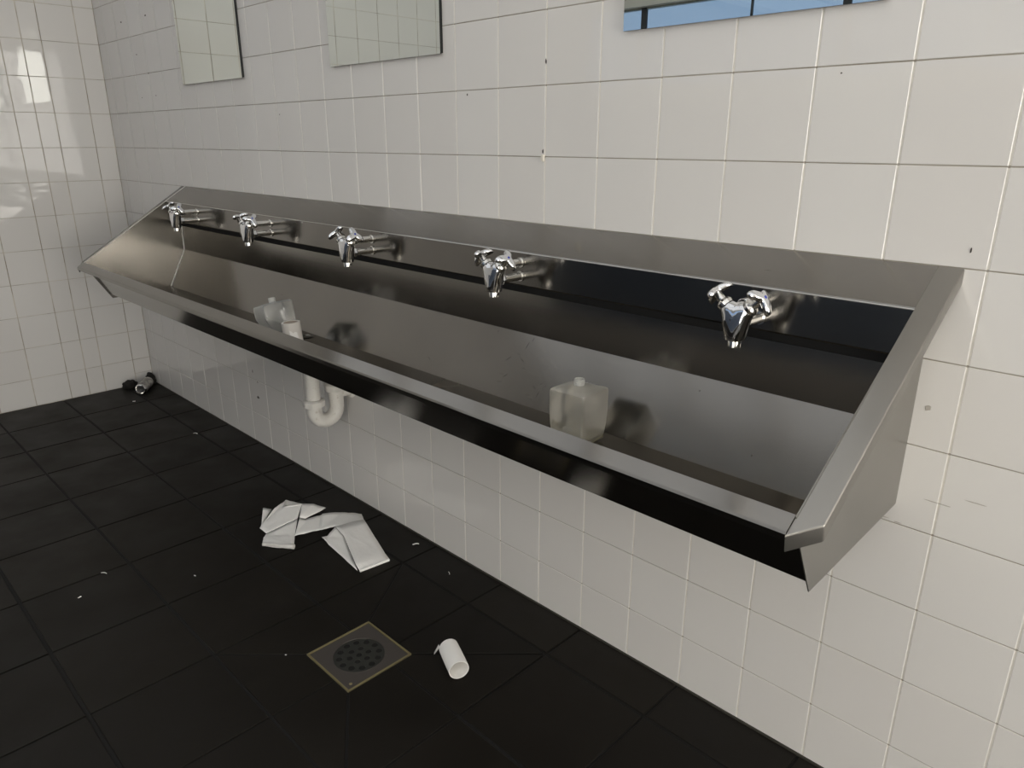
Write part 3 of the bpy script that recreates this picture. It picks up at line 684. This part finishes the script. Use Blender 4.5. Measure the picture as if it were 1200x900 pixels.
# ------------------------------------------------------------------ small white scraps on the floor
def scrap(x, d, l, w_, rot, label, h=0.0012, name='paper_scrap'):
    bm = bmesh.new(); box(bm, (-l/2, -w_/2, 0), (l/2, w_/2, h)); bmesh.ops.subdivide_edges(bm, edges=[e for e in bm.edges if abs((e.verts[0].co-e.verts[1].co).x) > l*0.5], cuts=3)
    for v in bm.verts: v.co.z += 0.002*math.sin((v.co.x/l+0.5)*math.pi)*(1 if l > 0.012 else 0); v.co.y += 0.18*w_*math.sin(v.co.x/l*7)
    o = obj(name, bm, M_PAPER); o.location = P(x, d, 0.004); o.rotation_euler = (0, 0, rot); o['label'] = label; o['category'] = 'scrap'; o['group'] = 'white scraps on the floor'
scrap(11.86, 5.33, 0.019, 0.0022, 0.60, 'thin white stick on the floor beside a joint, at the left')
scrap(12.40, 5.92, 0.009, 0.0035, 1.9, 'small white chip on the floor just below the thin stick', name='white_chip')
scrap(15.37, 0.31, 0.020, 0.0055, 1.05, 'short white paper twist on the floor between the toilet paper and the wall')
scrap(5.95, 1.02, 0.022, 0.005, 0.45, 'white paper shred on the far floor, left of the wall below the trough')
scrap(16.70, 0.52, 0.014, 0.0018, -0.5, 'thin curved white sliver on the wall-side floor tile by the cut joints')
scrap(13.22, 4.10, 0.007, 0.003, 0.2, 'tiny pale crumb alone on the floor left of the drain', name='white_chip')
scrap(16.61, 4.01, 0.004, 0.003, 0.2, 'tiny pale crumb beside the left corner of the drain', name='white_chip')
scrap(1.78, 1.28, 0.012, 0.007, 0.8, 'pale smear of wet paper on the floor just before the drink can')

# ------------------------------------------------------------------ marks on the wall
def spot(x, z, rx, rz, m, name='chip_mark', th=0.0006):
    bm = bmesh.new(); n = 9; vs = []
    for k in range(n):
        a = 2*math.pi*k/n; q = 1+0.35*random.uniform(-1, 1); vs.append((rx*q*math.cos(a), rz*q*math.sin(a)))
    A = [bm.verts.new((x_, 0, z_)) for x_, z_ in vs]; B = [bm.verts.new((x_*0.8, -th, z_*0.8)) for x_, z_ in vs]
    bm.faces.new(B)
    for k in range(n): bm.faces.new((A[k], A[(k+1) % n], B[(k+1) % n], B[k]))
    bmesh.ops.recalc_face_normals(bm, faces=bm.faces); o = obj(name, bm, m, wall_back); o.location = P(x, 0.002, z)
spot(18.617, 9.215, .0022, .005, M_MARK); spot(18.594, 7.88, .005, .008, mat('grout_lump', (0.7, 0.66, 0.58), 0.9), 'grout_lump', 0.006); spot(18.58, 7.97, .002, .006, M_MARK)
spot(24.336, 5.362, .005, .005, M_SCUFF); spot(24.44, 7.088, .0012, .004, M_MARK); spot(24.32, 6.62, .001, .003, M_MARK)
for x, z, a, b in ((2.158, 11.324, .008, .003), (3.983, 11.314, .008, .003), (2.956, 10.416, .006, .003), (3.632, 9.888, .003, .004), (3.953, 9.299, .003, .003), (2.9, 9.28, .003, .002),
                   (7.941, 2.127, .003, .006), (8.117, 1.403, .010, .006), (8.173, 1.862, .004, .003), (10.75, 8.66, .0015, .003), (16.9, 8.83, .002, .0025), (22.9, 8.82, .0015, .0015)):
    spot(x, z, a, b, M_MARK)
for x, z, l in ((24.087, 3.935, .010), (24.25, 3.92, .008), (24.6, 4.3, .022), (24.95, 4.43, .014)): spot(x, z, l, .0008, M_SCUFF)

# ------------------------------------------------------------------ scratches and specks on the steel
slope_n = Vector((0, -0.893, 0.451))
def steel_mark(p, l, w_, ang, nrm, m):
    t1 = Vector((1, 0, 0)); t2 = nrm.cross(t1).normalized(); a = t1*math.cos(ang)+t2*math.sin(ang); b = nrm.cross(a)
    bm = bmesh.new(); c = P(*p)+nrm*0.0004
    bot = [bm.verts.new(c+a*l*i+b*w_*j-nrm*0.0003) for i, j in ((-.5, -.3), (0, -.6), (.5, -.2), (.5, .3), (0, .5), (-.5, .2))]
    tp_ = [bm.verts.new(c+a*l*i*.9+b*w_*j*.8+nrm*0.0002) for i, j in ((-.5, -.3), (0, -.6), (.5, -.2), (.5, .3), (0, .5), (-.5, .2))]
    bm.faces.new(tp_)
    for k in range(6): bm.faces.new((bot[k], bot[(k+1) % 6], tp_[(k+1) % 6], tp_[k]))
    bmesh.ops.recalc_face_normals(bm, faces=bm.faces); tobj('scratch', bm, m)
M_SCR = mat('dull_scratch', (0.09, 0.085, 0.08), 0.6, 0.4)
for i, (x, d, z) in enumerate([[17.898, 0.293, 5.114], [19.234, 0.589, 4.529], [21.742, 0.345, 5.011], [22.682, 0.62, 4.466], [10.925, 0.475, 4.755]]):
    steel_mark((x, d, z), 0.0028, 0.0022, 0.3*i, slope_n, M_MARK)
for i, (x, d, z) in enumerate([[18.499, 0.42, 4.864], [18.609, 0.455, 4.794], [18.614, 0.344, 5.014], [18.28, 0.593, 4.521], [18.364, 0.597, 4.512], [18.281, 0.652, 4.404], [19.028, 0.618, 4.472],
        [19.137, 0.656, 4.396], [19.039, 0.705, 4.299], [19.137, 0.581, 4.545], [18.945, 0.684, 4.341], [19.159, 0.717, 4.276], [18.695, 0.291, 5.118], [18.702, 0.511, 4.684], [18.315, 0.47, 4.764], [15.611, 0.615, 4.478], [16.477, 0.646, 4.416]]):
    steel_mark((x, d, z), 0.010+0.004*(i % 3), 0.0007, (0.2, -0.5, 1.3, 0.0, 0.7)[i % 5], slope_n, M_SCR)
rim_n = Vector((0, -0.535, 0.845))
for i, (x, d, z) in enumerate([[20.856, 2.972, 5.012], [23.997, 2.892, 5.062]]): steel_mark((x, d, z), 0.0025, 0.002, 0.5*i, rim_n, M_MARK)
for x, d, z, l, a in ((19.417, 0.50, 6.58, 0.030, 1.1), (19.56, 0.46, 6.604, 0.016, 1.2), (22.485, 0.332, 6.685, 0.014, 0.1)): steel_mark((x, d, z), l, 0.0009, a, rim_n, M_SCR)
